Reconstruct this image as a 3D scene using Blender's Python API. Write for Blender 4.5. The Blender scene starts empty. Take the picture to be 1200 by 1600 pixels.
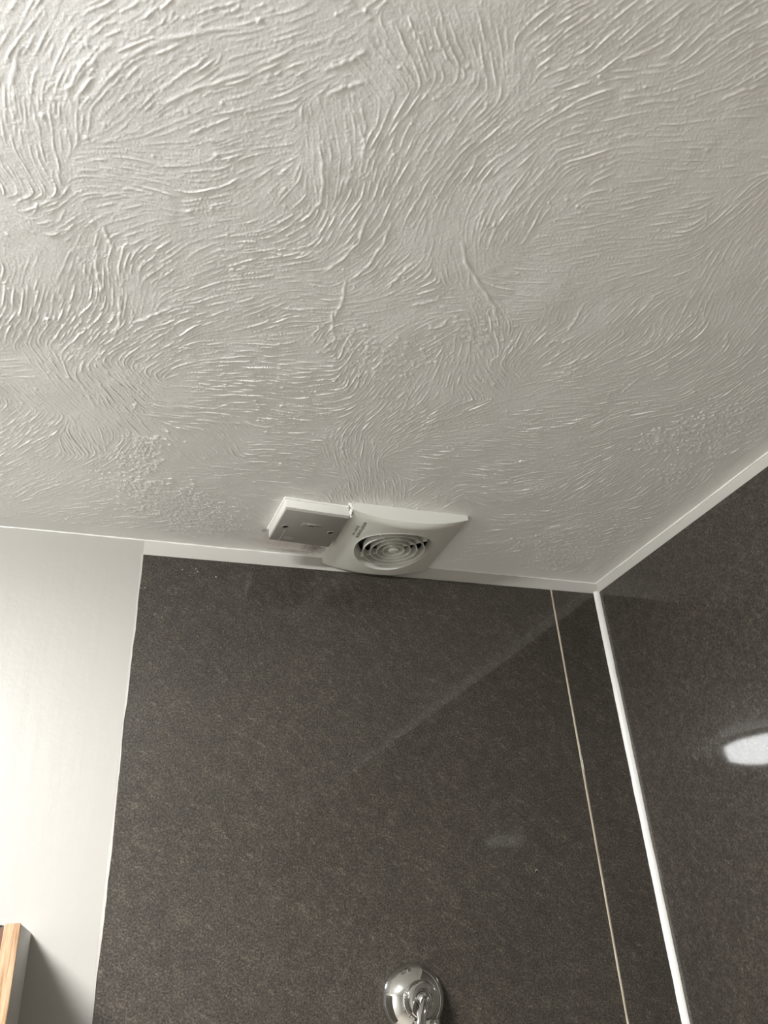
import bpy, bmesh, math, random
import numpy as np
from mathutils import Vector, Matrix

# ------------------------------------------------------------------ camera, light, exposure
S = 0.5                      # metres per unit of "camera to ceiling"
EYE = 1.8                    # camera height above the floor
RX, DY = 1.428, 1.9375       # right wall and back wall, in those units
F = 1216.28                  # focal length in pixels of a 1200x1600 frame
PHOTO_V, PHOTO_A, PHOTO_B = (-139.0, -2134.0), (3809.2690, 445.1080), (-472.9575, 724.0346)

def nrm(a):
    a = np.array(a, float); return a / np.linalg.norm(a)
CX, CY, CZ = nrm((*PHOTO_A, F)), nrm((*PHOTO_B, F)), nrm((*PHOTO_V, F))

def ray(px, py):
    c = np.array([px - 600.0, py - 800.0, F]); return np.array([CX @ c, CY @ c, CZ @ c])
def cp(px, py):
    r = ray(px, py); return r[:2] / r[2]

def W(x, y, z):              # survey units -> world metres
    return Vector((x * S, y * S, EYE + z * S))

scene = bpy.context.scene
cam_d = bpy.data.cameras.new('camera')
cam = bpy.data.objects.new('camera', cam_d)
scene.collection.objects.link(cam)
cam.matrix_world = Matrix((
    (CX[0], -CX[1], -CX[2], 0), (CY[0], -CY[1], -CY[2], 0), (CZ[0], -CZ[1], -CZ[2], EYE), (0, 0, 0, 1)))
cam_d.sensor_fit = 'VERTICAL'
cam_d.sensor_height = 36
cam_d.sensor_width = 27
cam_d.lens = F / 1600 * 36
cam_d.clip_start = 0.01
cam_d.dof.use_dof = True
cam_d.dof.focus_distance = 0.95
cam_d.dof.aperture_fstop = 15
scene.camera = cam

scene.view_settings.view_transform = 'Standard'
scene.view_settings.look = 'None'
scene.view_settings.gamma = 1
scene.view_settings.use_curve_mapping = False
scene.view_settings.exposure = 0.12
world = bpy.data.worlds.new('world')
scene.world = world
world.use_nodes = True
world.node_tree.nodes['Background'].inputs[0].default_value = (0.9, 0.95, 1, 1)
world.node_tree.nodes['Background'].inputs[1].default_value = 0.05

LAMPS = [  # centre x, y, radius, radiance (survey units)
    (-0.93, 0.15, 0.30, 210.0),
    (-1.06, -3.80, 0.19, 6.0),
]
LAMP_COL = (0.97, 0.98, 0.985, 1)

# ------------------------------------------------------------------ helpers
rnd = random.Random(7)
rng = np.random.default_rng(11)

def mat(name, base=(0.8, 0.8, 0.8), rough=0.5, metal=0.0, spec=0.5, coat=0.0, coat_rough=0.03):
    m = bpy.data.materials.new(name)
    m.use_nodes = True
    b = m.node_tree.nodes['Principled BSDF']
    b.inputs['Base Color'].default_value = (*base, 1)
    b.inputs['Roughness'].default_value = rough
    b.inputs['Metallic'].default_value = metal
    b.inputs['Specular IOR Level'].default_value = spec
    b.inputs['Coat Weight'].default_value = coat
    b.inputs['Coat Roughness'].default_value = coat_rough
    return m

def N(m, t, **kw):
    n = m.node_tree.nodes.new(t)
    for k, v in kw.items():
        if k in n.inputs: n.inputs[k].default_value = v
        else: setattr(n, k, v)
    return n

def L(m, a, b): m.node_tree.links.new(a, b)
def BS(m): return m.node_tree.nodes['Principled BSDF']

def ramp(m, src, stops):
    r = N(m, 'ShaderNodeValToRGB')
    e = r.color_ramp.elements
    while len(e) < len(stops): e.new(0.5)
    for el, (p, c) in zip(e, stops):
        el.position = p; el.color = (*c, 1) if len(c) == 3 else c
    L(m, src, r.inputs[0]); return r.outputs[0]

def coords(m, scale=(1, 1, 1), rot=(0, 0, 0)):
    tc = N(m, 'ShaderNodeTexCoord'); mp = N(m, 'ShaderNodeMapping')
    mp.inputs['Scale'].default_value = scale; mp.inputs['Rotation'].default_value = rot
    L(m, tc.outputs['Object'], mp.inputs['Vector']); return mp.outputs[0]

def noise(m, vec, scale, detail=3, rough=0.5):
    n = N(m, 'ShaderNodeTexNoise', Scale=scale, Detail=detail, Roughness=rough)
    L(m, vec, n.inputs['Vector']); return n.outputs[0]

def bump(m, h, dist, strength=1.0):
    b = N(m, 'ShaderNodeBump', Strength=strength, Distance=dist)
    L(m, h, b.inputs['Height']); L(m, b.outputs[0], BS(m).inputs['Normal'])
    return b

def mixc(m, fac, a, b, mode='MIX'):
    n = N(m, 'ShaderNodeMix', data_type='RGBA', blend_type=mode)
    for sock, v in ((0, fac), (6, a), (7, b)):
        if isinstance(v, (int, float)): n.inputs[sock].default_value = v
        elif isinstance(v, tuple): n.inputs[sock].default_value = (*v, 1)
        else: L(m, v, n.inputs[sock])
    return n.outputs[2]

def obj(name, bm, m, parent=None, smooth=True, angle=35):
    me = bpy.data.meshes.new(name)
    bmesh.ops.recalc_face_normals(bm, faces=bm.faces)
    bm.to_mesh(me); bm.free()
    me.materials.append(m)
    o = bpy.data.objects.new(name, me)
    scene.collection.objects.link(o)
    if smooth:
        for p in me.polygons: p.use_smooth = True
        me.set_sharp_from_angle(angle=math.radians(angle))
    if parent is not None:
        o.parent = parent
        o.matrix_parent_inverse = parent.matrix_world.inverted()
    return o

def tag(o, label, cat, group=None):
    o['label'] = label; o['category'] = cat
    if group: o['group'] = group
    return o

def thing(name, label, cat, loc, group=None):
    o = bpy.data.objects.new(name, None)
    scene.collection.objects.link(o)
    o.location = loc
    o.empty_display_size = 0.02
    o.matrix_world = Matrix.Translation(loc)
    return tag(o, label, cat, group)

def struct(o):
    o['kind'] = 'structure'; return o

def box_bm(a, b, bm=None, bevel=0.0, seg=2):
    bm = bm or bmesh.new()
    a, b = [min(p, q) for p, q in zip(a, b)], [max(p, q) for p, q in zip(a, b)]
    v = [bm.verts.new((x, y, z)) for x in (a[0], b[0]) for y in (a[1], b[1]) for z in (a[2], b[2])]
    fs = [bm.faces.new([v[i] for i in q]) for q in
          ((0, 1, 3, 2), (4, 6, 7, 5), (0, 4, 5, 1), (2, 3, 7, 6), (0, 2, 6, 4), (1, 5, 7, 3))]
    if bevel:
        es = {e for f in fs for e in f.edges}
        bmesh.ops.bevel(bm, geom=list(es), offset=bevel, segments=seg, profile=0.5, affect='EDGES')
    return bm

def lathe(profile, n=64, bm=None, M=Matrix()):
    """profile: list of (radius, height) around +Z."""
    bm = bm or bmesh.new()
    rows = []
    for r, h in profile:
        if r < 1e-7: rows.append([bm.verts.new(M @ Vector((0, 0, h)))])
        else: rows.append([bm.verts.new(M @ Vector((r * math.cos(2 * math.pi * k / n), r * math.sin(2 * math.pi * k / n), h))) for k in range(n)])
    for A, B in zip(rows, rows[1:]):
        for k in range(n):
            q = [A[k % len(A)], A[(k + 1) % n % len(A)], B[(k + 1) % n % len(B)], B[k % len(B)]]
            u = []
            for vv in q:
                if vv not in u: u.append(vv)
            if len(u) > 2:
                try: bm.faces.new(u)
                except ValueError: pass
    return bm

def tube(pts, radii, n=16, bm=None, flat=1.0, up=Vector((0, 0, 1))):
    bm = bm or bmesh.new()
    rows = []
    for i, p in enumerate(pts):
        d = (pts[min(i + 1, len(pts) - 1)] - pts[max(i - 1, 0)]).normalized()
        s = d.cross(up).normalized(); u = s.cross(d).normalized()
        r = radii[i]
        rows.append([bm.verts.new(p + s * r * math.cos(t) + u * r * flat * math.sin(t))
                     for t in (2 * math.pi * k / n for k in range(n))])
    for A, B in zip(rows, rows[1:]):
        for k in range(n): bm.faces.new((A[k], A[(k + 1) % n], B[(k + 1) % n], B[k]))
    bm.faces.new(rows[0][::-1]); bm.faces.new(rows[-1])
    return bm

# ------------------------------------------------------------------ materials
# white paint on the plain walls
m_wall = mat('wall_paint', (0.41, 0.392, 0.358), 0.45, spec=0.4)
v = coords(m_wall)
h = noise(m_wall, v, 90, 4, 0.6)
h2 = noise(m_wall, coords(m_wall, (60, 60, 4)), 1.0, 3, 0.6)
add = N(m_wall, 'ShaderNodeMath', operation='ADD'); L(m_wall, h, add.inputs[0]); L(m_wall, h2, add.inputs[1])
bump(m_wall, add.outputs[0], 0.0006, 0.5)

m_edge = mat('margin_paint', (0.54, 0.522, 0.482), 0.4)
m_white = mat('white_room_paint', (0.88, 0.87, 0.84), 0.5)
# glossy paint on the textured ceiling, with a few brown damp stains beside the fan
m_ceil = mat('ceiling_paint', (0.85, 0.842, 0.815), 0.34, spec=0.5)
v = coords(m_ceil)
h = noise(m_ceil, v, 700, 3, 0.6)
bump(m_ceil, h, 0.00022, 0.7)
BASE = (0.85, 0.842, 0.815)
m_stain_pts = []  # filled below
def stain(m, prev, centre, radius, colour, fac):
    """an irregular stain of its own shape"""
    tc = N(m, 'ShaderNodeTexCoord')
    sub = N(m, 'ShaderNodeVectorMath', operation='SUBTRACT'); sub.inputs[1].default_value = centre
    L(m, tc.outputs['Object'], sub.inputs[0])
    dv = N(m, 'ShaderNodeVectorMath', operation='DIVIDE'); dv.inputs[1].default_value = radius
    L(m, sub.outputs[0], dv.inputs[0])
    ln = N(m, 'ShaderNodeVectorMath', operation='LENGTH'); L(m, dv.outputs[0], ln.inputs[0])
    nz = noise(m, tc.outputs['Object'], 160, 4, 0.7)
    ma = N(m, 'ShaderNodeMath', operation='MULTIPLY_ADD'); L(m, nz, ma.inputs[0]); ma.inputs[1].default_value = 1.6
    L(m, ln.outputs['Value'], ma.inputs[2])
    k = ramp(m, ma.outputs[0], [(0.0, (1, 1, 1)), (0.55, (1, 1, 1)), (1.0, (0, 0, 0))])
    sc = N(m, 'ShaderNodeMath', operation='MULTIPLY')
    mr = N(m, 'ShaderNodeMapRange'); mr.inputs[1].default_value = 0.6; mr.inputs[2].default_value = 1.9
    mr.inputs[3].default_value = fac; mr.inputs[4].default_value = 0
    L(m, ma.outputs[0], mr.inputs[0])
    return mixc(m, mr.outputs[0], prev, colour)
col = mixc(m_ceil, 0.0, BASE, BASE)
st = W(*cp(492, 856), 1); col = stain(m_ceil, col, st, (0.022, 0.020, 0.02), (0.10, 0.065, 0.04), 1.0)
st = W(*cp(455, 861), 1); col = stain(m_ceil, col, st, (0.035, 0.006, 0.02), (0.16, 0.11, 0.07), 0.7)
st = W(*cp(413, 829), 1); col = stain(m_ceil, col, st, (0.004, 0.0045, 0.01), (0.15, 0.11, 0.08), 0.9)
st = W(*cp(440, 850), 1); col = stain(m_ceil, col, st, (0.05, 0.02, 0.02), (0.45, 0.32, 0.23), 0.5)
L(m_ceil, col, BS(m_ceil).inputs['Base Color'])

# dark speckled wall panel
def panel_material(name, rot):
    m = mat(name, (0.06, 0.055, 0.045), 0.42, spec=0.15, coat=1.0, coat_rough=0.035)
    BS(m).inputs['Coat IOR'].default_value = 1.53
    v = coords(m)
    fine = noise(m, v, 500, 3, 0.75)
    mid = noise(m, v, 70, 6, 0.75)
    big = noise(m, v, 7, 3, 0.5)
    mp2 = N(m, 'ShaderNodeMapping'); mp2.inputs['Scale'].default_value = (70, 70, 230)
    L(m, coords(m, (1, 1, 1), rot), mp2.inputs['Vector'])
    scr = noise(m, mp2.outputs[0], 1.0, 3, 0.6)
    c1 = ramp(m, fine, [(0.32, (0.020, 0.0172, 0.014)), (0.5, (0.050, 0.043, 0.035)), (0.70, (0.114, 0.100, 0.083))])
    c2 = mixc(m, 0.7, c1, ramp(m, mid, [(0.32, (0.72, 0.72, 0.72)), (0.52, (1.0, 1.0, 1.0)), (0.72, (1.45, 1.44, 1.40))]), 'MULTIPLY')
    c3 = mixc(m, 0.55, c2, ramp(m, scr, [(0.45, (0.9, 0.9, 0.9)), (0.60, (1.05, 1.05, 1.05)), (0.76, (2.4, 2.33, 2.2))]), 'MULTIPLY')
    c4 = mixc(m, 0.5, c3, ramp(m, big, [(0.3, (0.85, 0.87, 0.83)), (0.7, (1.12, 1.1, 1.08))]), 'MULTIPLY')
    L(m, c4, BS(m).inputs['Base Color'])
    b = bump(m, fine, 0.00015, 0.35)
    return m, c4
m_panel, _c = panel_material('stone_laminate', (0, math.radians(-32), 0))
# paint flecks and one small chip on the large panel
tc = N(m_panel, 'ShaderNodeTexCoord')
def spot(prev, x, z, r, c):
    sub = N(m_panel, 'ShaderNodeVectorMath', operation='DISTANCE'); p = W(x, DY - 0.006, z); sub.inputs[1].default_value = p
    L(m_panel, tc.outputs['Object'], sub.inputs[0])
    lt = N(m_panel, 'ShaderNodeMath', operation='LESS_THAN'); lt.inputs[1].default_value = r * S
    L(m_panel, sub.outputs['Value'], lt.inputs[0])
    return mixc(m_panel, lt.outputs[0], prev, c)
c = _c
for (x, z, r) in ((0.135, 0.921, .0014), (0.17, 0.9265, .0012), (0.1745, 0.9185, .0014), (0.167, 0.914, .0009), (0.224, 0.908, .0018), (0.045, 0.86, .0012), (0.156, 0.905, .0008)):
    c = spot(c, x, z, r, (0.5, 0.48, 0.43))
c = spot(c, 1.0655, 0.1655, .0042, (0.22, 0.19, 0.16)); c = spot(c, 1.0665, 0.163, .0030, (0.012, 0.01, 0.008))
L(m_panel, c, BS(m_panel).inputs['Base Color'])
m_panel_side, _ = panel_material('stone_laminate_side', (math.radians(-40), 0, 0))

m_caulk = mat('white_sealant', (0.84, 0.83, 0.79), 0.35)
bump(m_caulk, noise(m_caulk, coords(m_caulk), 260, 3), 0.0004, 0.6)
m_grout = mat('cream_grout', (0.50, 0.43, 0.33), 0.6)
BS(m_grout); v = coords(m_grout)
L(m_grout, ramp(m_grout, noise(m_grout, v, 25, 4), [(0.3, (0.40, 0.34, 0.24)), (0.7, (0.62, 0.54, 0.43))]), BS(m_grout).inputs['Base Color'])
m_fan = mat('fan_plastic', (0.66, 0.655, 0.60), 0.36, spec=0.45)
m_fan_in = mat('fan_duct_black', (0.012, 0.012, 0.010), 0.6)
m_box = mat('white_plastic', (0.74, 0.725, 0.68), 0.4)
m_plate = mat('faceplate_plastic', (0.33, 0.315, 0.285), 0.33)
bump(m_plate, noise(m_plate, coords(m_plate), 400, 2), 0.0001, 0.4)
m_smear = mat('thin_paint_smear', (0.42, 0.40, 0.365), 0.3)
m_screw = mat('rusty_screw', (0.07, 0.03, 0.02), 0.5, metal=0.4)
m_ink = mat('black_print', (0.03, 0.03, 0.03), 0.5)
m_chrome = mat('chrome', (0.72, 0.72, 0.70), 0.05, metal=1.0)
m_oak = mat('oak', (0.6, 0.4, 0.22), 0.5, spec=0.3)
v = coords(m_oak, (1, 1, 0.05))
g1 = noise(m_oak, v, 420, 5, 0.65)
L(m_oak, ramp(m_oak, g1, [(0.34, (0.20, 0.11, 0.055)), (0.48, (0.33, 0.21, 0.12)), (0.66, (0.46, 0.32, 0.20))]), BS(m_oak).inputs['Base Color'])
bump(m_oak, g1, 0.0003, 0.5)
m_oak_shaded = mat('oak_shaded', (0.20, 0.09, 0.045), 0.5)  # oak standing in shade, the shade put into a darker colour
L(m_oak_shaded, ramp(m_oak_shaded, noise(m_oak_shaded, coords(m_oak_shaded, (1, 1, 0.1)), 200, 3), [(0.3, (0.05, 0.018, 0.008)), (0.7, (0.12, 0.05, 0.025))]), BS(m_oak_shaded).inputs['Base Color'])
m_side = mat('white_laminate', (0.70, 0.68, 0.63), 0.4)
bump(m_side, noise(m_side, coords(m_side, (60, 60, 3)), 1.0, 3), 0.0005, 0.4)
m_recess = mat('recess_shade', (0.008, 0.009, 0.012), 0.4)  # shade inside the open shelf recess, put into the colour as black
m_glaze = mat('grey_glass', (0.55, 0.54, 0.55), 0.15, spec=0.6)
m_floor = mat('floor_vinyl', (0.24, 0.20, 0.165), 0.5)
L(m_floor, ramp(m_floor, noise(m_floor, coords(m_floor, (1, 8, 1)), 3, 4), [(0.3, (0.60, 0.54, 0.47)), (0.7, (0.68, 0.63, 0.56))]), BS(m_floor).inputs['Base Color'])
m_door = mat('brown_door', (0.10, 0.055, 0.03), 0.45)
bump(m_door, noise(m_door, coords(m_door, (40, 40, 2)), 1, 3), 0.001, 0.3)

def emit(name, col, strength):
    m = bpy.data.materials.new(name); m.use_nodes = True
    nt = m.node_tree; nt.nodes.clear()
    e = nt.nodes.new('ShaderNodeEmission'); e.inputs[0].default_value = col; e.inputs[1].default_value = strength
    o = nt.nodes.new('ShaderNodeOutputMaterial'); nt.links.new(e.outputs[0], o.inputs[0]); return m

# ------------------------------------------------------------------ room shell
XL, YB, ZF = -2.75, -5.6, -EYE / S       # left wall, rear wall, floor (survey units)
T = 0.2
def slab(name, a, b, m):
    return struct(obj(name, box_bm(W(*a), W(*b)), m, smooth=False))
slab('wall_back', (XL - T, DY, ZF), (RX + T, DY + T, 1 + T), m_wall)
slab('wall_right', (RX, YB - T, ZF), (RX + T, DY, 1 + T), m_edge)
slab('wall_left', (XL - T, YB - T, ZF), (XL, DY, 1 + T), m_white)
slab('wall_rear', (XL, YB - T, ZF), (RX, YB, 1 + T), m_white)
slab('floor', (XL - T, YB - T, ZF - T), (RX + T, DY + T, ZF), m_floor)
dr = slab('door_1', (-1.9, YB, ZF), (-0.3, YB + 0.07, 0.45), m_door)
hb = lathe([(0, 0.05), (0.016, 0.05), (0.016, 0.0), (0, 0)], 20, None, Matrix.Translation(W(-0.42, YB + 0.07, -1.55)) @ Matrix.Rotation(-math.pi / 2, 4, 'X'))
obj('door_handle', hb, m_chrome, dr)

# ------------------------------------------------------------------ textured ceiling
# comb direction survey of the plaster: photo x, y, stroke angle in degrees
FLOW = [(30,40,60),(90,110,62),(30,150,88),(60,210,95),(30,260,-60),(110,210,85),(200,50,22),(180,130,45),(400,45,15),(300,110,32),(550,20,32),(480,80,22),
(150,250,0),(300,240,12),(250,290,-8),(420,200,18),(500,120,28),(400,160,15),(520,200,105),(560,280,80),(540,330,60),(430,300,40),(430,340,28),(380,380,5),(500,290,95),
(600,60,-70),(650,60,-72),(750,50,-75),(700,80,-65),(790,100,-80),(850,60,40),(950,60,40),(900,100,22),(1100,50,35),(1150,90,30),(1000,130,6),(1120,125,15),(600,110,-50),
(700,150,55),(640,180,60),(640,230,62),(750,190,52),(700,260,60),(850,170,32),(820,220,38),(950,200,14),(900,240,18),(1050,200,4),(1150,220,0),(1100,270,0),(1150,340,45),(1050,320,8),(950,330,8),(880,300,50),(850,260,52),(800,330,55),(750,330,65),(760,280,62),(650,340,60),(600,380,50),(680,370,78),(900,350,5),(1000,380,5),
(60,330,20),(20,360,-30),(120,350,35),(200,350,15),(250,400,40),(320,340,12),(400,420,8),(320,430,15),(480,470,-2),(420,480,12),(330,490,18),(560,430,30),(620,420,42),(560,480,15),(640,470,20),
(150,390,75),(155,440,85),(190,470,80),(100,440,68),(60,480,75),(35,520,65),(100,520,50),(150,500,48),(130,560,50),(60,560,-50),(200,540,35),(260,520,30),(20,570,5),
(350,540,5),(420,560,0),(500,560,-3),(450,600,0),(380,620,-3),(300,640,-5),(450,655,-3),(520,540,60),(560,500,10),(550,580,60),(590,560,55),(500,600,8),
(180,590,-45),(120,620,-42),(60,610,-40),(180,650,-48),(60,670,35),(20,700,25),(130,690,-60),(200,700,60),(160,730,25),(60,740,20),(110,770,15),(270,690,-35),(340,690,-42),(370,690,-55),
(720,420,-78),(755,470,-45),(770,490,-80),(700,470,10),(800,440,-6),(880,440,4),(820,480,2),(960,430,12),(1040,430,20),(1140,420,58),(1120,480,62),(1060,510,50),(980,500,48),(940,540,32),(880,520,30),(870,490,65),(960,570,22),(1060,560,35),(1160,520,50),(1170,600,38),(1090,600,28),
(680,520,30),(660,550,25),(720,540,70),(760,540,-70),(620,560,50),(640,600,60),(700,580,65),(800,540,65),(830,560,40),(780,590,-45),(850,600,15),(900,620,5),(960,610,8),(1020,620,8),(1020,660,15),(1100,650,20),(930,660,22),(870,680,5),(800,690,-5),(720,650,25),(650,670,30),(600,680,40),(660,720,-3),(560,700,70),(545,715,-80),(700,700,0),(760,730,-5),(840,740,8),(900,760,30),(960,750,30),(1010,720,25),(1060,720,45),(900,800,12),(820,800,5),(950,840,15),(780,850,10),(850,870,10),
(560,765,-72),(610,765,-68),(660,770,30),(500,740,-8),(430,745,-5),(350,750,0),(400,700,0),(450,690,-3),(300,790,5),(250,760,0),(150,800,5)]
P = []
for (px, py, a) in FLOW:
    d = 6 * np.array([math.cos(math.radians(a)), -math.sin(math.radians(a))])
    q = cp(px + d[0], py + d[1]) - cp(px - d[0], py - d[1])
    c0 = cp(px, py)
    P.append((c0[0], c0[1], math.atan2(q[1], q[0])))
P = np.array(P)
# strokes continue at random outside the photographed area
for _ in range(60):
    x, y = rng.uniform(-1.1, 1.4), rng.uniform(-0.6, 1.8)
    if np.min(np.hypot(P[:, 0] - x, P[:, 1] - y)) > 0.12:
        P = np.vstack([P, (x, y, rng.uniform(0, math.pi))])

GS = 0.00125
GX0, GX1, GY0, GY1 = -1.0, RX, -0.4, DY
nx, ny = int((GX1 - GX0) / GS) + 1, int((GY1 - GY0) / GS) + 1

def smooth_noise(shape, cell, seed):
    r = np.random.default_rng(seed)
    gh, gw = int(shape[0] / cell) + 4, int(shape[1] / cell) + 4
    g = r.standard_normal((gh, gw)).astype(np.float32)
    yy = np.arange(shape[0], dtype=np.float32) / cell; xx = np.arange(shape[1], dtype=np.float32) / cell
    y0 = yy.astype(int); x0 = xx.astype(int); fy = yy - y0; fx = xx - x0
    fy = (fy * fy * (3 - 2 * fy))[:, None]; fx = (fx * fx * (3 - 2 * fx))[None, :]
    a = g[y0][:, x0]; b = g[y0][:, x0 + 1]; c = g[y0 + 1][:, x0]; d = g[y0 + 1][:, x0 + 1]
    return (a * (1 - fx) + b * fx) * (1 - fy) + (c * (1 - fx) + d * fx) * fy

def blur(a, s):
    k = int(3 * s) + 1
    w = np.exp(-0.5 * (np.arange(-k, k + 1) / s) ** 2); w /= w.sum(); w = w.astype(np.float32)
    p = np.pad(a, ((k, k), (0, 0)), 'edge'); o = np.zeros_like(a)
    for i, wi in enumerate(w): o += wi * p[i:i + a.shape[0]]
    p = np.pad(o, ((0, 0), (k, k)), 'edge'); o = np.zeros_like(a)
    for i, wi in enumerate(w): o += wi * p[:, i:i + a.shape[1]]
    return o

# direction field on a coarse grid, patches of one stroke each with fairly crisp borders
CS = 8
cyx = (ny // CS + 2, nx // CS + 2)
gx = GX0 + np.arange(cyx[1]) * GS * CS; gy = GY0 + np.arange(cyx[0]) * GS * CS
wx = smooth_noise(cyx, 9, 3) * 0.006 + smooth_noise(cyx, 3.5, 31) * 0.0025
wy = smooth_noise(cyx, 9, 4) * 0.006 + smooth_noise(cyx, 3.5, 41) * 0.0025
XX = gx[None, :] + wx; YY = gy[:, None] + wy
num_c = np.zeros(cyx); num_s = np.zeros(cyx); den = np.zeros(cyx)
for (x, y, a) in P:
    d2 = (XX - x) ** 2 + (YY - y) ** 2 + 2e-4
    w = 1 / d2 ** 2.6
    num_c += w * math.cos(2 * a); num_s += w * math.sin(2 * a); den += w
ang = 0.5 * np.arctan2(num_s, num_c)
ang += smooth_noise(cyx, 5, 5) * 0.10 + smooth_noise(cyx, 2.2, 6) * 0.05
c2, s2 = np.cos(2 * ang).astype(np.float32), np.sin(2 * ang).astype(np.float32)
def up(a):
    yy = np.arange(ny, dtype=np.float32) / CS; xx = np.arange(nx, dtype=np.float32) / CS
    y0 = yy.astype(int); x0 = xx.astype(int); fy = (yy - y0)[:, None]; fx = (xx - x0)[None, :]
    return (a[y0][:, x0] * (1 - fx) + a[y0][:, x0 + 1] * fx) * (1 - fy) + (a[y0 + 1][:, x0] * (1 - fx) + a[y0 + 1][:, x0 + 1] * fx) * fy
th = 0.5 * np.arctan2(up(s2), up(c2))
VX, VY = np.cos(th).astype(np.float32), np.sin(th).astype(np.float32)
del th

# comb marks: noise smeared along the flow
def lic(src, steps, step=1.5):
    acc = src.copy(); n = 1.0
    iy, ix = np.mgrid[0:ny, 0:nx].astype(np.float32)
    for sgn in (1, -1):
        x, y = ix.copy(), iy.copy()
        dx, dy = VX * sgn, VY * sgn
        for k in range(steps):
            x += dx * step; y += dy * step
            xi = np.clip(x, 0, nx - 1).astype(np.int32); yi = np.clip(y, 0, ny - 1).astype(np.int32)
            w = 1 - (k + 1) / (steps + 1)
            acc += w * src[yi, xi]
            n += w
            if k % 2 == 1 or k == 0:
                vx, vy = VX[yi, xi], VY[yi, xi]
                flip = np.where(vx * dx + vy * dy < 0, -1, 1).astype(np.float32)
                dx, dy = vx * flip, vy * flip
    return acc / n
def unit(a):
    a = a - a.mean(); return a / a.std()
src = rng.standard_normal((ny, nx)).astype(np.float32)
s1 = unit(blur(src, 1.0) - blur(src, 2.5))
comb = unit(lic(s1, 13, 1.4))
comb = comb - blur(comb, 6)
comb = unit(comb)
crest = np.clip(comb - 0.35, 0, 3) ** 1.15          # thin raised crests, wide valleys
amp = np.clip(0.85 + 0.40 * smooth_noise((ny, nx), 60, 8), 0.25, 1.6)
amp *= np.interp(GY0 + np.arange(ny) * GS, [0.6, 0.9, 1.15, 1.94], [0.72, 0.95, 1.3, 1.45])[:, None]   # thicker plaster towards the shower
H = (0.24 * crest + 0.06 * comb) * amp              # millimetres

# explicit raised ridges pushed up by the comb, thicker at their end
def stamp(H, xs, ys, hs, rs):
    R = 5
    x0 = np.round(xs).astype(np.int32); y0 = np.round(ys).astype(np.int32)
    for j in range(-R, R + 1):
        for i in range(-R, R + 1):
            xi, yi = x0 + i, y0 + j
            ok = (xi >= 0) & (xi < nx) & (yi >= 0) & (yi < ny)
            d2 = (xi - xs) ** 2 + (yi - ys) ** 2
            hv = (hs * np.exp(-d2 / (2 * rs ** 2))).astype(np.float32)
            np.maximum.at(H, (yi[ok], xi[ok]), hv[ok])
ridge = np.zeros((ny, nx), np.float32)
NR, NS = 11000, 50
r2 = np.random.default_rng(5)
x = r2.uniform(0, nx, NR); y = r2.uniform(0, ny, NR)
ln = r2.gamma(2.0, 7, NR); rad = r2.uniform(0.75, 1.3, NR); hgt = r2.gamma(2.2, 0.10, NR) + 0.05
loc_amp = amp[np.clip(y, 0, ny - 1).astype(int), np.clip(x, 0, nx - 1).astype(int)]
hgt *= np.clip(loc_amp, 0.3, 1.7)
sg = r2.choice([-1, 1], NR); jit = r2.normal(0, 0.25, NR)
dx, dy = None, None
for k in range(NS):
    xi = np.clip(x, 0, nx - 1).astype(int); yi = np.clip(y, 0, ny - 1).astype(int)
    vx, vy = VX[yi, xi], VY[yi, xi]
    jit = jit * 0.93 + r2.normal(0, 0.15, NR)
    vx, vy = vx * np.cos(jit) - vy * np.sin(jit), vx * np.sin(jit) + vy * np.cos(jit)
    if dx is None: dx, dy = vx * sg, vy * sg
    f = np.where(vx * dx + vy * dy < 0, -1, 1); dx, dy = vx * f, vy * f
    t = k / np.maximum(ln, 3)
    alive = t < 1
    head = np.exp(-(k / 2.2) ** 2) * (rad > 1.15)
    tap = np.sqrt(np.clip(1 - t, 0, 1)) * (0.75 + 0.25 * np.sin(k * 0.7 + hgt * 40))
    if alive.any():
        stamp(ridge, x[alive], y[alive], (hgt * tap * (1 + 0.5 * head))[alive], (rad * (0.75 + 0.25 * tap) * (1 + 0.35 * head))[alive])
    x = x + dx * 1.25; y = y + dy * 1.25

def to_grid(p):
    c = cp(*p); return (c[0] - GX0) / GS, (c[1] - GY0) / GS
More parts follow.
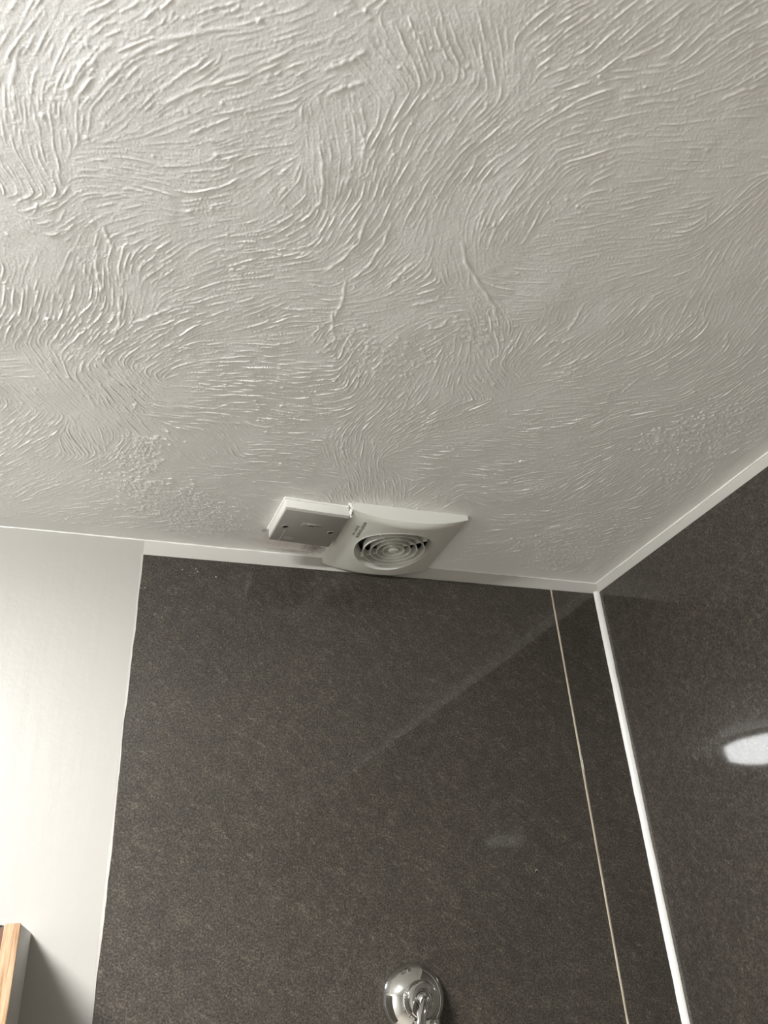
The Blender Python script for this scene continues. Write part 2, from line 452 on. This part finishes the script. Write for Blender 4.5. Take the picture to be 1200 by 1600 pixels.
# the most prominent ridges, traced on the ceiling plane: height mm, radius, photo points
TRACED = [
 (.8,1.9,[(722,378),(728,410),(742,432),(762,462),(774,484),(775,502)]),
 (.7,1.7,[(152,392),(150,420),(158,450),(152,478)]), (.7,1.7,[(186,460),(188,485),(186,508),(176,528)]), (.6,1.6,[(160,350),(168,372),(178,392)]),
 (.7,1.6,[(205,505),(225,500),(245,490),(268,482)]), (.5,1.5,[(180,640),(205,646),(245,650),(300,655),(345,660),(385,663),(394,659)]),
 (.6,1.5,[(272,634),(310,640),(340,638),(360,630)]), (.55,1.4,[(360,640),(400,640),(425,634)]), (.6,1.6,[(106,578),(120,592),(135,612),(150,640)]),
 (.7,1.8,[(532,478),(520,492),(520,512),(524,530),(500,548)]), (.7,1.8,[(540,438),(536,470),(520,500)]), (.6,1.5,[(410,484),(425,478),(450,484),(480,484),(502,482)]),
 (.7,1.7,[(540,684),(534,700),(540,718)]), (.6,1.5,[(555,720),(545,712),(541,700)]), (.5,1.6,[(480,340),(500,318),(506,290),(502,240)]),
 (.6,1.8,[(505,110),(540,98),(575,78)]), (.55,1.8,[(510,150),(535,138),(570,128)]), (.6,1.5,[(612,345),(600,380),(572,420),(545,440)]),
 (.6,1.5,[(645,410),(625,430),(605,452)]), (.6,1.6,[(695,455),(680,470),(640,478)]), (.6,1.6,[(703,495),(690,510),(665,515)]),
 (.6,1.6,[(895,528),(880,535),(865,532),(850,545)]), (.5,1.5,[(970,662),(945,675),(920,684)]), (.5,1.4,[(1000,590),(985,602),(970,615)]),
 (.55,1.5,[(910,480),(900,500),(885,520)]), (.5,1.5,[(1180,560),(1150,585),(1110,600)]), (.6,1.6,[(575,335),(560,380),(530,410),(500,430)]),
 (.5,1.6,[(130,170),(200,90),(260,60),(330,48),(400,42)]), (.5,1.6,[(112,172),(105,140),(150,90),(180,60)]), (.5,1.5,[(238,180),(280,150),(340,128),(400,112)]),
 (.5,1.6,[(25,180),(20,130),(30,60)]), (.45,1.5,[(560,195),(570,220),(565,250)]), (.5,1.5,[(1200,130),(1150,145),(1120,160)]), (.5,1.5,[(1000,655),(1040,648),(1080,640)]),
]
for hh, rr, pts in TRACED:
    g = [to_grid(p) for p in pts]
    xs, ys, hs = [], [], []
    seg = [math.dist(a, b) for a, b in zip(g, g[1:])]; tot = sum(seg); run = 0
    for (a, b), l in zip(zip(g, g[1:]), seg):
        n = max(2, int(l / 1.1))
        for k in range(n):
            t = k / n; q = (run + l * t) / tot
            xs.append(a[0] + (b[0] - a[0]) * t + 0.7 * math.sin(q * 23)); ys.append(a[1] + (b[1] - a[1]) * t + 0.7 * math.cos(q * 19))
            hs.append(hh * (0.72 + 0.28 * math.sin(q * 31)) * (0.25 + 0.75 * min(1, 6 * q, 6 * (1 - q))))
        run += l
    xs, ys, hs = map(np.array, (xs, ys, hs))
    stamp(ridge, xs, ys, hs, np.full(len(xs), rr))

# little blobs of paint everywhere, dense where the plaster was stippled
STIP = [(215,720,.05,90),(260,780,.09,420),(300,800,.08,300),(200,755,.05,130),(330,815,.07,160),(1110,680,.09,230),(1040,690,.06,90),(1150,650,.07,110),(880,870,.09,190),(820,850,.06,60),
        (560,540,.06,60),(740,520,.05,70),(620,560,.08,60),(230,690,.04,60),(1060,740,.05,50)]
bx, by, bh, br = [], [], [], []
nb = 1500
bx += list(r2.uniform(0, nx, nb)); by += list(r2.uniform(0, ny, nb)); bh += list(r2.gamma(2, .12, nb) + .08); br += list(r2.uniform(.7, 1.7, nb))
for (px, py, sd, n) in STIP:
    c = to_grid((px, py))
    xs = c[0] + r2.normal(0, sd * 0.6 / GS, n); ys = c[1] + r2.normal(0, sd * 0.45 / GS, n)
    for q in range(3):   # short squashed dabs
        bx += list(xs + q * 1.6); by += list(ys + r2.normal(0, .6, n) + q * .5)
        bh += list(r2.uniform(.35, .95, n) * (1.15 if py > 600 else 0.7)); br += list(r2.uniform(1.1, 2.1, n))
stamp(ridge, np.array(bx), np.array(by), np.array(bh), np.array(br))
H = np.maximum(H, ridge) + 0.2 * ridge
H += 0.030 * blur(rng.standard_normal((ny, nx)).astype(np.float32), 1.0) / 0.28
H += 0.25 * smooth_noise((ny, nx), 60, 21) + 0.07 * smooth_noise((ny, nx), 14, 22)
# smooth margin along the two walls
ex = (RX - (GX0 + np.arange(nx) * GS))[None, :]; ey = (DY - (GY0 + np.arange(ny) * GS))[:, None]
wob = smooth_noise((ny, nx), 30, 9) * 0.006
mx = np.clip((ex - 0.050 + wob) / 0.006, 0, 1); my = np.clip((ey - 0.055 + wob) / 0.008, 0, 1)
edge = mx * my
H = H * (0.07 + 0.93 * edge) - 0.25 * (1 - edge)
lip = np.exp(-((ex - 0.050 + wob) / 0.0022) ** 2) * (ey > 0.05) + 0.5 * np.exp(-((ey - 0.055 + wob) / 0.0022) ** 2) * (ex > 0.05)
H += 0.30 * lip * np.clip(0.6 + 0.6 * smooth_noise((ny, nx), 40, 10), 0, 1)
H = np.clip(H, -1.5, 2.2) * 0.75
dd = np.hypot((GX0 + np.arange(nx) * GS)[None, :] + 0.3, (GY0 + np.arange(ny) * GS)[:, None] - 0.45)
H *= np.clip(0.5 + (dd - 0.15) * 1.0, 0.5, 1.0)      # the plaster is shallower on that side of the room

# mesh: every grid sample where the photograph looks, coarser around it
def axis(lo, hi, f0, f1):
    out, v = [], lo
    while v < hi - 1e-9:
        out.append(v); v += GS if f0 <= v < f1 else GS * 3
    out.append(hi); return np.array(out)
axx = axis(GX0, GX1, -0.36, GX1); axy = axis(GY0, GY1, 0.27, GY1)
ixx = np.clip(np.round((axx - GX0) / GS).astype(int), 0, nx - 1); iyy = np.clip(np.round((axy - GY0) / GS).astype(int), 0, ny - 1)
Z = H[np.ix_(iyy, ixx)]
# plain ceiling around the sampled area
axx = np.concatenate([[XL], axx]); axy = np.concatenate([[YB], axy])
Z = np.pad(Z, ((1, 0), (1, 0)), 'edge'); Z[0, :] = 0; Z[:, 0] = 0
mxn, myn = len(axx), len(axy)
co = np.empty((myn, mxn, 3), np.float32)
co[..., 0] = axx[None, :] * S; co[..., 1] = axy[:, None] * S; co[..., 2] = EYE + S - Z * 0.001
me = bpy.data.meshes.new('ceiling')
nv = mxn * myn; nf = (mxn - 1) * (myn - 1)
me.vertices.add(nv); me.vertices.foreach_set('co', co.ravel())
i0 = (np.arange(myn - 1)[:, None] * mxn + np.arange(mxn - 1)[None, :]).ravel().astype(np.int32)
quads = np.stack([i0, i0 + mxn, i0 + mxn + 1, i0 + 1], 1).astype(np.int32)
me.loops.add(nf * 4); me.loops.foreach_set('vertex_index', quads.ravel())
me.polygons.add(nf); me.polygons.foreach_set('loop_start', np.arange(0, nf * 4, 4, dtype=np.int32))
me.polygons.foreach_set('use_smooth', np.ones(nf, bool))
me.update(calc_edges=True)
me.materials.append(m_ceil)
ceil = bpy.data.objects.new('ceiling', me); scene.collection.objects.link(ceil); struct(ceil)
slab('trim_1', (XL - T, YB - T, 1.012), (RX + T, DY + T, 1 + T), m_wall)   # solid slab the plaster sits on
del co, quads, H, ridge, VX, VY, comb, crest, src, s1

# ------------------------------------------------------------------ dark wall panels
PT = 0.006   # how far the panels stand proud
def quad_panel(name, pts_front, back_off, m, label):
    bm = bmesh.new()
    f = [bm.verts.new(p) for p in pts_front]; b = [bm.verts.new(p + back_off) for p in pts_front]
    bm.faces.new(f); bm.faces.new(b[::-1])
    for i in range(4): bm.faces.new((f[i], f[(i + 1) % 4], b[(i + 1) % 4], b[i]))
    bmesh.ops.bevel(bm, geom=list(bm.edges), offset=0.0004, segments=1, affect='EDGES')
    return tag(obj(name, bm, m, smooth=False), label, 'wall panel')
off = Vector((0, PT * S, 0))
yb = DY - PT
zb = ZF + 0.02
zt = lambda x: 0.9555 + (x - 0.031) * (0.9615 - 0.9555) / (1.406 - 0.031)
quad_panel('wall_panel', [W(0.031, yb, zt(0.031)), W(1.2515, yb, zt(1.2515)), W(1.2515, yb, zb), W(0.031, yb, zb)], off, m_panel,
           'wide dark grey stone-effect wall panel behind the chrome shower fitting')
quad_panel('wall_panel', [W(1.2575, yb, zt(1.2575)), W(RX - 0.002, yb, zt(RX)), W(RX - 0.002, yb, zb), W(1.2575, yb, zb)], off, m_panel,
           'narrow dark wall panel strip between cream grout line and white corner bead')
xr = RX - PT
quad_panel('wall_panel', [W(xr, DY - PT, 0.9635), W(xr, -3.0, 0.978), W(xr, -3.0, zb), W(xr, DY - PT, zb)], Vector((PT * S, 0, 0)), m_panel_side,
           'dark stone-effect panel on the right wall reflecting the ceiling lamp')

# grout line, corner sealant, painted edge of the panel
def strip(name, front, depth, m, seed, jitter, n=90):
    """front(t) -> (left point, right point) of a vertical bead; domed section"""
    r = random.Random(seed); bm = bmesh.new(); rows = []
    for k in range(n + 1):
        a, b = front(k / n)
        ja, jb = r.gauss(0, jitter), r.gauss(0, jitter)
        d = (b - a).normalized(); a = a + d * ja * S; b = b + d * jb * S
        rows.append([bm.verts.new(a + (b - a) * u + depth * (1 - (2 * u - 1) ** 2)) for u in (0, .12, .3, .5, .7, .88, 1)] +
                    [bm.verts.new(b - depth * 0.5), bm.verts.new(a - depth * 0.5)])
    for A, B in zip(rows, rows[1:]):
        for i in range(len(A)): bm.faces.new((A[i], A[(i + 1) % len(A)], B[(i + 1) % len(A)], B[i]))
    bm.faces.new(rows[0]); bm.faces.new(rows[-1][::-1])
    return struct(obj(name, bm, m, angle=60))
zz = lambda t, top: top + (zb - top) * t
strip('trim_2', lambda t: (W(1.2512, yb + .001, zz(t, .9605)), W(1.2578, yb + .001, zz(t, .9605))), Vector((0, -0.0009, 0)), m_grout, 1, 0.00035, 240)
strip('trim_3', lambda t: (W(1.406, DY - .0055, zz(t, .966)), W(RX - .005, DY - .0175, zz(t, .966))), Vector((-0.0012, -0.0012, 0)), m_caulk, 2, 0.0006, 120)
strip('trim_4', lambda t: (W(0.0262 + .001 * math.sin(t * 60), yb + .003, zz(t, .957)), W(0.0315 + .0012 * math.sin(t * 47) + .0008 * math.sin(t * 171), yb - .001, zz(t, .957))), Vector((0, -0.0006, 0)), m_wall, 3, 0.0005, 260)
# painted margin between the panel tops and the ceiling
bm = bmesh.new()
fr_ = [W(0.0315, DY - .0025, zt(0.0315) - .0008), W(RX, DY - .0025, zt(RX) - .0008), W(RX, DY - .0025, 1.0008), W(0.0315, DY - .0025, 1.0008)]
f_ = [bm.verts.new(p) for p in fr_]; g_ = [bm.verts.new(p + Vector((0, .0025 * S, 0))) for p in fr_]
bm.faces.new(f_); bm.faces.new(g_[::-1])
for i in range(4): bm.faces.new((f_[i], f_[(i + 1) % 4], g_[(i + 1) % 4], g_[i]))
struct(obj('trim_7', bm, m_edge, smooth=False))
# sealant along the ceiling corner, where wall meets plaster
bm = bmesh.new()
r = random.Random(4)
pts = [W(XL + (RX - XL) * k / 200, DY - .001, 1.0 + r.gauss(0, .0006)) for k in range(201)]
tube(pts, [0.0012 + r.random() * 0.0006 for _ in pts], 8, bm)
struct(obj('trim_5', bm, m_caulk))
bm = bmesh.new()
pts = [W(RX - .001, YB + (DY - YB) * k / 200, 1.0 + r.gauss(0, .0006)) for k in range(201)]
tube(pts, [0.0012 + r.random() * 0.0006 for _ in pts], 8, bm)
struct(obj('trim_6', bm, m_caulk))

# ------------------------------------------------------------------ ceiling lamps (outside the frame, seen mirrored in the panels)
for i, (lx, ly, lr, pw) in enumerate(LAMPS):
    base = W(lx, ly, 1.0)
    lab = 'round flush ceiling lamp to the left of the shower, over the white wall' if i == 0 else 'smaller dim round ceiling lamp far behind the shower near the door'
    t = thing('ceiling_lamp', lab, 'ceiling lamp', base)
    M = Matrix.Translation(base) @ Matrix.Rotation(math.pi, 4, 'X')
    R = lr * S
    obj('lamp_base', lathe([(0, -0.004), (R * 1.02, -0.004), (R * 1.02, 0.012), (R * 0.96, 0.014), (0, 0.014)], 64, None, M), m_box, t)
    obj('diffuser', lathe([(R * 0.965, 0.012), (R * 0.97, 0.035), (R * 0.94, 0.045), (R * 0.85, 0.050), (R * 0.5, 0.052), (0, 0.052)], 64, None, M),
        emit('lamp_glow', LAMP_COL, pw), t)

# ------------------------------------------------------------------ extractor fan on the ceiling
FX0, FX1, FY0, FY1 = 0.5185, 0.8365, 1.6175, 1.931
fcx, fcy, fr = (FX0 + FX1) / 2, (FY0 + FY1) / 2 - 0.003, 0.110
def drop(x, y):
    u = (x - (FX0 + FX1) / 2) / ((FX1 - FX0) / 2)
    v = (y - (FY0 + FY1) / 2) / ((FY1 - FY0) / 2)
    d = 0.0175 - 0.004 * u + 0.0325 * (1 - abs(u) ** 2.2)
    k = max(0.0, (abs(v) - 0.86) / 0.14)          # rounded near and far edges, fuller in the middle
    d -= 0.010 * (1 - abs(u) ** 2) * k ** 2.2
    return d
fan = thing('extractor_fan', 'square white ceiling extractor fan with round slatted grille, against the back wall', 'extractor fan', W(fcx, fcy, 1))
bm = bmesh.new()
NA, NT = 96, 26
rows = []
for t_i in range(NT + 1):
    t = t_i / NT; t = 1 - (1 - t) ** 1.5 if t < 1 else 1
    row = []
    for k in range(NA):
        a = 2 * math.pi * k / NA
        ca, sa = math.cos(a), math.sin(a)
        xc, yc = fcx + fr * ca, fcy + fr * sa
        # matching point on the square outline (with slight corner radius)
        s = 1 / max(abs(ca), abs(sa))
        xo = (FX0 + FX1) / 2 + (FX1 - FX0) / 2 * ca * s * (0.997 if min(abs(ca), abs(sa)) * s > .98 else 1)
        yo = (FY0 + FY1) / 2 + (FY1 - FY0) / 2 * sa * s * (0.997 if min(abs(ca), abs(sa)) * s > .98 else 1)
        x, y = xc + (xo - xc) * t, yc + (yo - yc) * t
        row.append(bm.verts.new(W(x, y, 1 - drop(x, y))))
    rows.append(row)
side = []
for f in (0.0,):
    side.append([bm.verts.new(Vector((v.co.x, v.co.y, W(0, 0, 1.001).z))) for v in rows[-1]])
lipr = []
for dr_, dz in ((-0.0015, -0.001), (-0.003, 0.002), (-0.008, 0.014), (-0.014, 0.030), (-0.016, 0.040)):
    lipr.append([bm.verts.new(W(fcx + (fr + dr_) * math.cos(2 * math.pi * k / NA), fcy + (fr + dr_) * math.sin(2 * math.pi * k / NA),
                                1 - max(drop(fcx + fr * math.cos(2 * math.pi * k / NA), fcy + fr * math.sin(2 * math.pi * k / NA)) * (1 if dz < .01 else .6) + (0.4 * 0.049 if dz >= .01 else 0) - dz, 0.004))) for k in range(NA)])
allr = lipr[::-1] + rows + side
for A, B in zip(allr, allr[1:]):
    for k in range(NA): bm.faces.new((A[k], A[(k + 1) % NA], B[(k + 1) % NA], B[k]))
obj('cover', bm, m_fan, fan, angle=38)
M = Matrix.Translation(W(fcx, fcy, 1)) @ Matrix.Rotation(math.pi, 4, 'X')
obj('duct', lathe([(0, 0.0015), (0.093 * S, 0.0015), (0.0935 * S, 0.010)], 64, None, M), m_fan_in, fan)
zl = 0.046 * S     # lip height of the grille below the ceiling
for rr in (0.0855, 0.0655, 0.0475, 0.0305):
    R = rr * S; th = 0.0011
    obj('grille_ring', lathe([(R, zl), (R - th, zl), (R - th - 0.0022, zl - 0.011), (R - 0.0016, zl - 0.011), (R, zl)], 72, None, M), m_fan, fan)
obj('grille_cap', lathe([(0, zl + .0006), (0.010 * S, zl + .0004), (0.0128 * S, zl - .0002), (0.0145 * S, zl - .0015), (0.0145 * S, zl - .008), (0, zl - .008)], 48, None, M), m_fan, fan)
for a in (45, 135, 225, 315):
    ca, sa = math.cos(math.radians(a + 4)), math.sin(math.radians(a + 4))
    bm = bmesh.new()
    c0 = W(fcx, fcy, 1)
    p = lambda q, w, z: c0 + Vector((ca * q - sa * w, sa * q + ca * w, -z))
    r0, r1, w = 0.013 * S, 0.098 * S, 0.0008
    vs = [bm.verts.new(p(q, ww, z)) for q in (r0, r1) for ww in (-w, w) for z in (zl - 0.0035, zl - 0.0105)]
    for q in ((0, 1, 3, 2), (4, 6, 7, 5), (0, 4, 5, 1), (2, 3, 7, 6), (0, 2, 6, 4), (1, 5, 7, 3)): bm.faces.new([vs[i] for i in q])
    obj('grille_spoke', bm, m_fan, fan, smooth=False)

def text_mesh(body, size):
    cu = bpy.data.curves.new('t', 'FONT'); cu.body = body; cu.size = size; cu.resolution_u = 3; cu.offset = size * 0.002
    o = bpy.data.objects.new('t', cu); scene.collection.objects.link(o)
    dg = bpy.context.evaluated_depsgraph_get()
    me = bpy.data.meshes.new_from_object(o.evaluated_get(dg))
    scene.collection.objects.unlink(o); bpy.data.objects.remove(o)
    return me
def fan_print(body, y0, length, x0, name, xh):
    me = text_mesh(body, 1.0)
    cs = [v.co.copy() for v in me.vertices]
    w0, w1 = min(c.x for c in cs), max(c.x for c in cs); h1 = max(c.y for c in cs)
    for v, c in zip(me.vertices, cs):
        y = y0 + (c.x - w0) / (w1 - w0) * length
        x = x0 + c.y / h1 * xh
        v.co = W(x, y, 1 - drop(x, y) - 0.0006)
    me.materials.clear(); me.materials.append(m_ink)
    o = bpy.data.objects.new(name, me); scene.collection.objects.link(o)
    o.parent = fan; o.matrix_parent_inverse = fan.matrix_world.inverted()
    o['label'] = 'black printed lettering'
fan_print('envirovent', 1.650, 0.082, 0.5565, 'printed_name', 0.0105)
fan_print('SILENT', 1.676, 0.032, 0.5465, 'printed_line', 0.0062)
fan_print('100', 1.714, 0.012, 0.5465, 'printed_number', 0.0062)

# ------------------------------------------------------------------ fused connection box beside the fan
bxc = W(0.4275, 1.7205, 1)
BA = math.radians(3.6)
unit_ = thing('fused_spur_box', 'flat white electrical box with two screws, left of the extractor fan', 'electrical box', bxc)
MB = Matrix.Translation(bxc) @ Matrix.Rotation(BA, 4, 'Z')
hx, hy, hz = 0.0835 * S, 0.083 * S, 0.0335 * S
def place(bm): bmesh.ops.transform(bm, matrix=MB, verts=bm.verts); return bm
obj('back_box', place(box_bm((-hx, -hy, -hz + 0.003), (hx, hy, 0.003), bevel=0.0012)), m_box, unit_)
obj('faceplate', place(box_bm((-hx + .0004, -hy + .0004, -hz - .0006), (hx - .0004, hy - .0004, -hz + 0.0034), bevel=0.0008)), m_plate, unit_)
for sx in (-1, 1):
    Ms = MB @ Matrix.Translation((sx * 0.0305, 0.001, -hz)) @ Matrix.Rotation(math.pi, 4, 'X')
    sc_ = obj('screw', lathe([(0, 0.0009), (0.0026, 0.0009), (0.0034, 0.0007), (0.0034, -0.001)], 24, None, Ms), m_screw, unit_)
    obj('screw_recess', lathe([(0.0035, 0.0006), (0.0036, 0.0012), (0.0043, 0.00095), (0.0046, 0.0004)], 24, None, Ms), m_plate, unit_)
fc = obj('fuse_carrier', place(box_bm((-0.012, -0.0155, -hz - .0010), (0.013, -0.0065, -hz + .001), bevel=0.0004)), m_plate, unit_)
obj('slot', place(box_bm((-0.002, -0.0105, -hz - .0013), (0.0050, -0.0092, -hz))), m_ink, fc, smooth=False)
bm = bmesh.new()
for q in range(5):
    box_bm((-0.005 + q * 0.0022, -0.0145, -hz - .0013), (-0.0036 + q * 0.0022, -0.0133, -hz), bm)
obj('moulded_marks', place(bm), m_box, fc, smooth=False)
# paint run on the faceplate
bm = place(lathe([(0, 0.0), (0.003, 0.0), (0.0045, .0002)], 16, None, Matrix.Translation((-0.018, 0.030, -hz - .0009)) @ Matrix.Scale(1.6, 4, (1, 0, 0))))
obj('paint_smear', bm, m_smear, unit_)
bm = place(tube([Vector((-0.0285, 0.008 + 0.0045 * k, -hz - .0006)) for k in range(8)], [0.0002] * 8, 6))
obj('paint_run', bm, m_box, unit_)

# bead of sealant round the box and the lump between box and fan
r = random.Random(12)
bead = bmesh.new()
loop = [(-1, 1), (-1, -1), (1, -1)]
pts = []
for (a, b) in zip(loop, loop[1:]):
    for k in range(40):
        t = k / 40
        pts.append(MB @ Vector(((a[0] + (b[0] - a[0]) * t) * (hx + .0003), (a[1] + (b[1] - a[1]) * t) * (hy + .0003), -0.0006 + r.gauss(0, .0002))))
tube(pts, [0.0016 + r.random() * 0.0007 for _ in pts], 8, bead)
bd = tag(obj('sealant_bead', bead, m_caulk), 'thin white sealant bead round the foot of the electrical box', 'sealant')
lump = bmesh.new()
lp = [W(0.5165 + r.gauss(0, .0008), 1.6215 + 0.006 * math.sin(k * 1.3) * .5 + k * 0.0016, 1.0 - 0.0046 * k) for k in range(9)]
tube(lp, [0.0042, 0.0036, 0.0031, 0.0030, 0.0024, 0.0022, 0.0019, 0.0015, 0.0006], 12, lump)
for v in lump.verts: v.co += Vector((r.gauss(0, .0003), r.gauss(0, .0003), r.gauss(0, .0003)))
tag(obj('sealant_lump', lump, m_caulk), 'rough lump of white sealant in the gap between electrical box and extractor fan', 'sealant')

# ------------------------------------------------------------------ chrome shower fitting on the big panel
SXc, SZc = 0.7075, -0.0885
sh = thing('shower_fitting', 'round chrome shower fitting with domed flange and short lever', 'shower fitting', W(SXc, yb, SZc))
MS = Matrix.Translation(W(SXc, yb, SZc)) @ Matrix.Rotation(math.pi / 2, 4, 'X')   # local +Z points out of the wall
R = 0.0725 * S
prof = [(R, -0.001), (R, 0.002)]
for k in range(1, 15):
    a = k / 14 * math.pi / 2 * 0.80
    prof.append((R * math.cos(a) ** 0.8, 0.002 + 0.0245 * math.sin(a)))
prof += [(0.0165, 0.0262), (0.0165, 0.0255)]
obj('flange', lathe(prof, 96, None, MS), m_chrome, sh, angle=50)
# knurled collar
bm = bmesh.new(); n = 96
rws = []
for (rr, hh, kn) in ((0.0190, 0.0205, 0), (0.0193, 0.024, 1), (0.0193, 0.030, 1), (0.0186, 0.0315, 0), (0.0181, 0.0322, 0), (0.0177, 0.035, 0), (0.0168, 0.0360, 0)):
    rws.append([bm.verts.new(MS @ Vector(((rr - (0.0007 if kn and k % 2 else 0)) * math.cos(2 * math.pi * k / n), (rr - (0.0007 if kn and k % 2 else 0)) * math.sin(2 * math.pi * k / n), hh))) for k in range(n)])
for A, B in zip(rws, rws[1:]):
    for k in range(n): bm.faces.new((A[k], A[(k + 1) % n], B[(k + 1) % n], B[k]))
obj('knurled_collar', bm, m_chrome, sh, angle=30)
obj('face_disc', lathe([(0.0168, 0.0360), (0.0158, 0.0364), (0.0112, 0.0366), (0.0106, 0.0350), (0.0094, 0.0342), (0.0088, 0.0355), (0.0075, 0.0395), (0.0050, 0.0422), (0.0022, 0.0432), (0, 0.0434)], 72, None, MS), m_chrome, sh, angle=40)
out = Vector((0, -1, 0))
c0 = W(SXc, yb, SZc)
lv = [c0 + Vector((0.0000, -0.0405, 0.003)), c0 + Vector((-0.0020, -0.046, -0.001)), c0 + Vector((-0.0055, -0.050, -0.007)), c0 + Vector((-0.0095, -0.053, -0.014)), c0 + Vector((-0.0125, -0.055, -0.022)), c0 + Vector((-0.0140, -0.056, -0.031)), c0 + Vector((-0.0150, -0.056, -0.038))]
obj('lever', tube(lv, [0.0030, 0.0052, 0.0062, 0.0060, 0.0050, 0.0040, 0.0028], 20, flat=0.55, up=Vector((0, 1, 0.4))), m_chrome, sh)
bm = lathe([(0, 0.0), (0.0165, 0.0), (0.0172, -0.001), (0.0172, -0.036), (0.0155, -0.040), (0.011, -0.040), (0.011, -0.055), (0, -0.055)], 48, None,
           Matrix.Translation(c0 + Vector((0.007, -0.017, -0.0185))))
obj('outlet_body', bm, m_chrome, sh, angle=40)
obj('flange_screw', lathe([(0, 0.0012), (0.0016, 0.0008), (0.0018, -0.001)], 20, None, MS @ Matrix.Translation((-0.009, 0.0285, 0.0175))), m_chrome, sh)

# ------------------------------------------------------------------ oak edged shelf unit, lower left
ox, oy, oz = -0.106, 1.60, 0.0815
bt = 0.0245      # board thickness
WID = 0.9
zbot = -1.1
su = thing('shelf_unit', 'oak-edged wall shelf unit at the lower left, grey-white outer side', 'shelf unit', W(ox - WID / 2, DY, zbot))
b_ = lambda x0, x1, y0, y1, z0, z1, bv=0.0006: box_bm(W(x0, y0, z0), W(x1, y1, z1), bevel=bv)
for xo in (ox - bt, ox - WID):
    sp = obj('side_panel', b_(xo, xo + bt, oy + .006, DY, zbot, oz), m_side, su, smooth=False)
    e_ = obj('oak_edging', b_(xo - .001, xo + bt + .0005, oy, oy + .0065, zbot - .001, oz + .0008, 0.0009), m_oak, sp, smooth=False)
    e_['label'] = 'pale oak front edge'
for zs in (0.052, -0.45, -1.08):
    obj('shelf_board', b_(ox - WID + bt, ox - bt, oy + .012, DY, zs - .028, zs), m_recess, su, smooth=False)
obj('inner_strip', b_(ox - bt - .007, ox - bt, oy + .008, DY - .012, zbot + .002, 0.0775), m_oak_shaded, su, smooth=False)  # inner strip of the side board, its shade painted as dark oak
obj('back_panel', b_(ox - WID + bt, ox - bt, DY - .012, DY, zbot, 0.026), m_recess, su, smooth=False)  # back of the recess, coloured black for the shade in there
tin = thing('toiletry_tin', 'small white tin with a dark rim standing on top of the oak-edged shelf unit', 'tin', W(-0.181, oy + .06, 0.052))
M = Matrix.Translation(W(-0.181, oy + .06, 0.052))
R = 0.044 * S
obj('tin_body', lathe([(0, 0), (R, 0), (R, 0.012), (0, 0.012)], 48, None, M), m_glaze, tin)
obj('tin_lid', lathe([(R + .0006, 0.0105), (R + .0006, 0.0150), (R - .001, 0.0158), (0, 0.0158)], 48, None, M), mat('dark_lid', (0.09, 0.08, 0.085), 0.3, metal=0.6), tin)
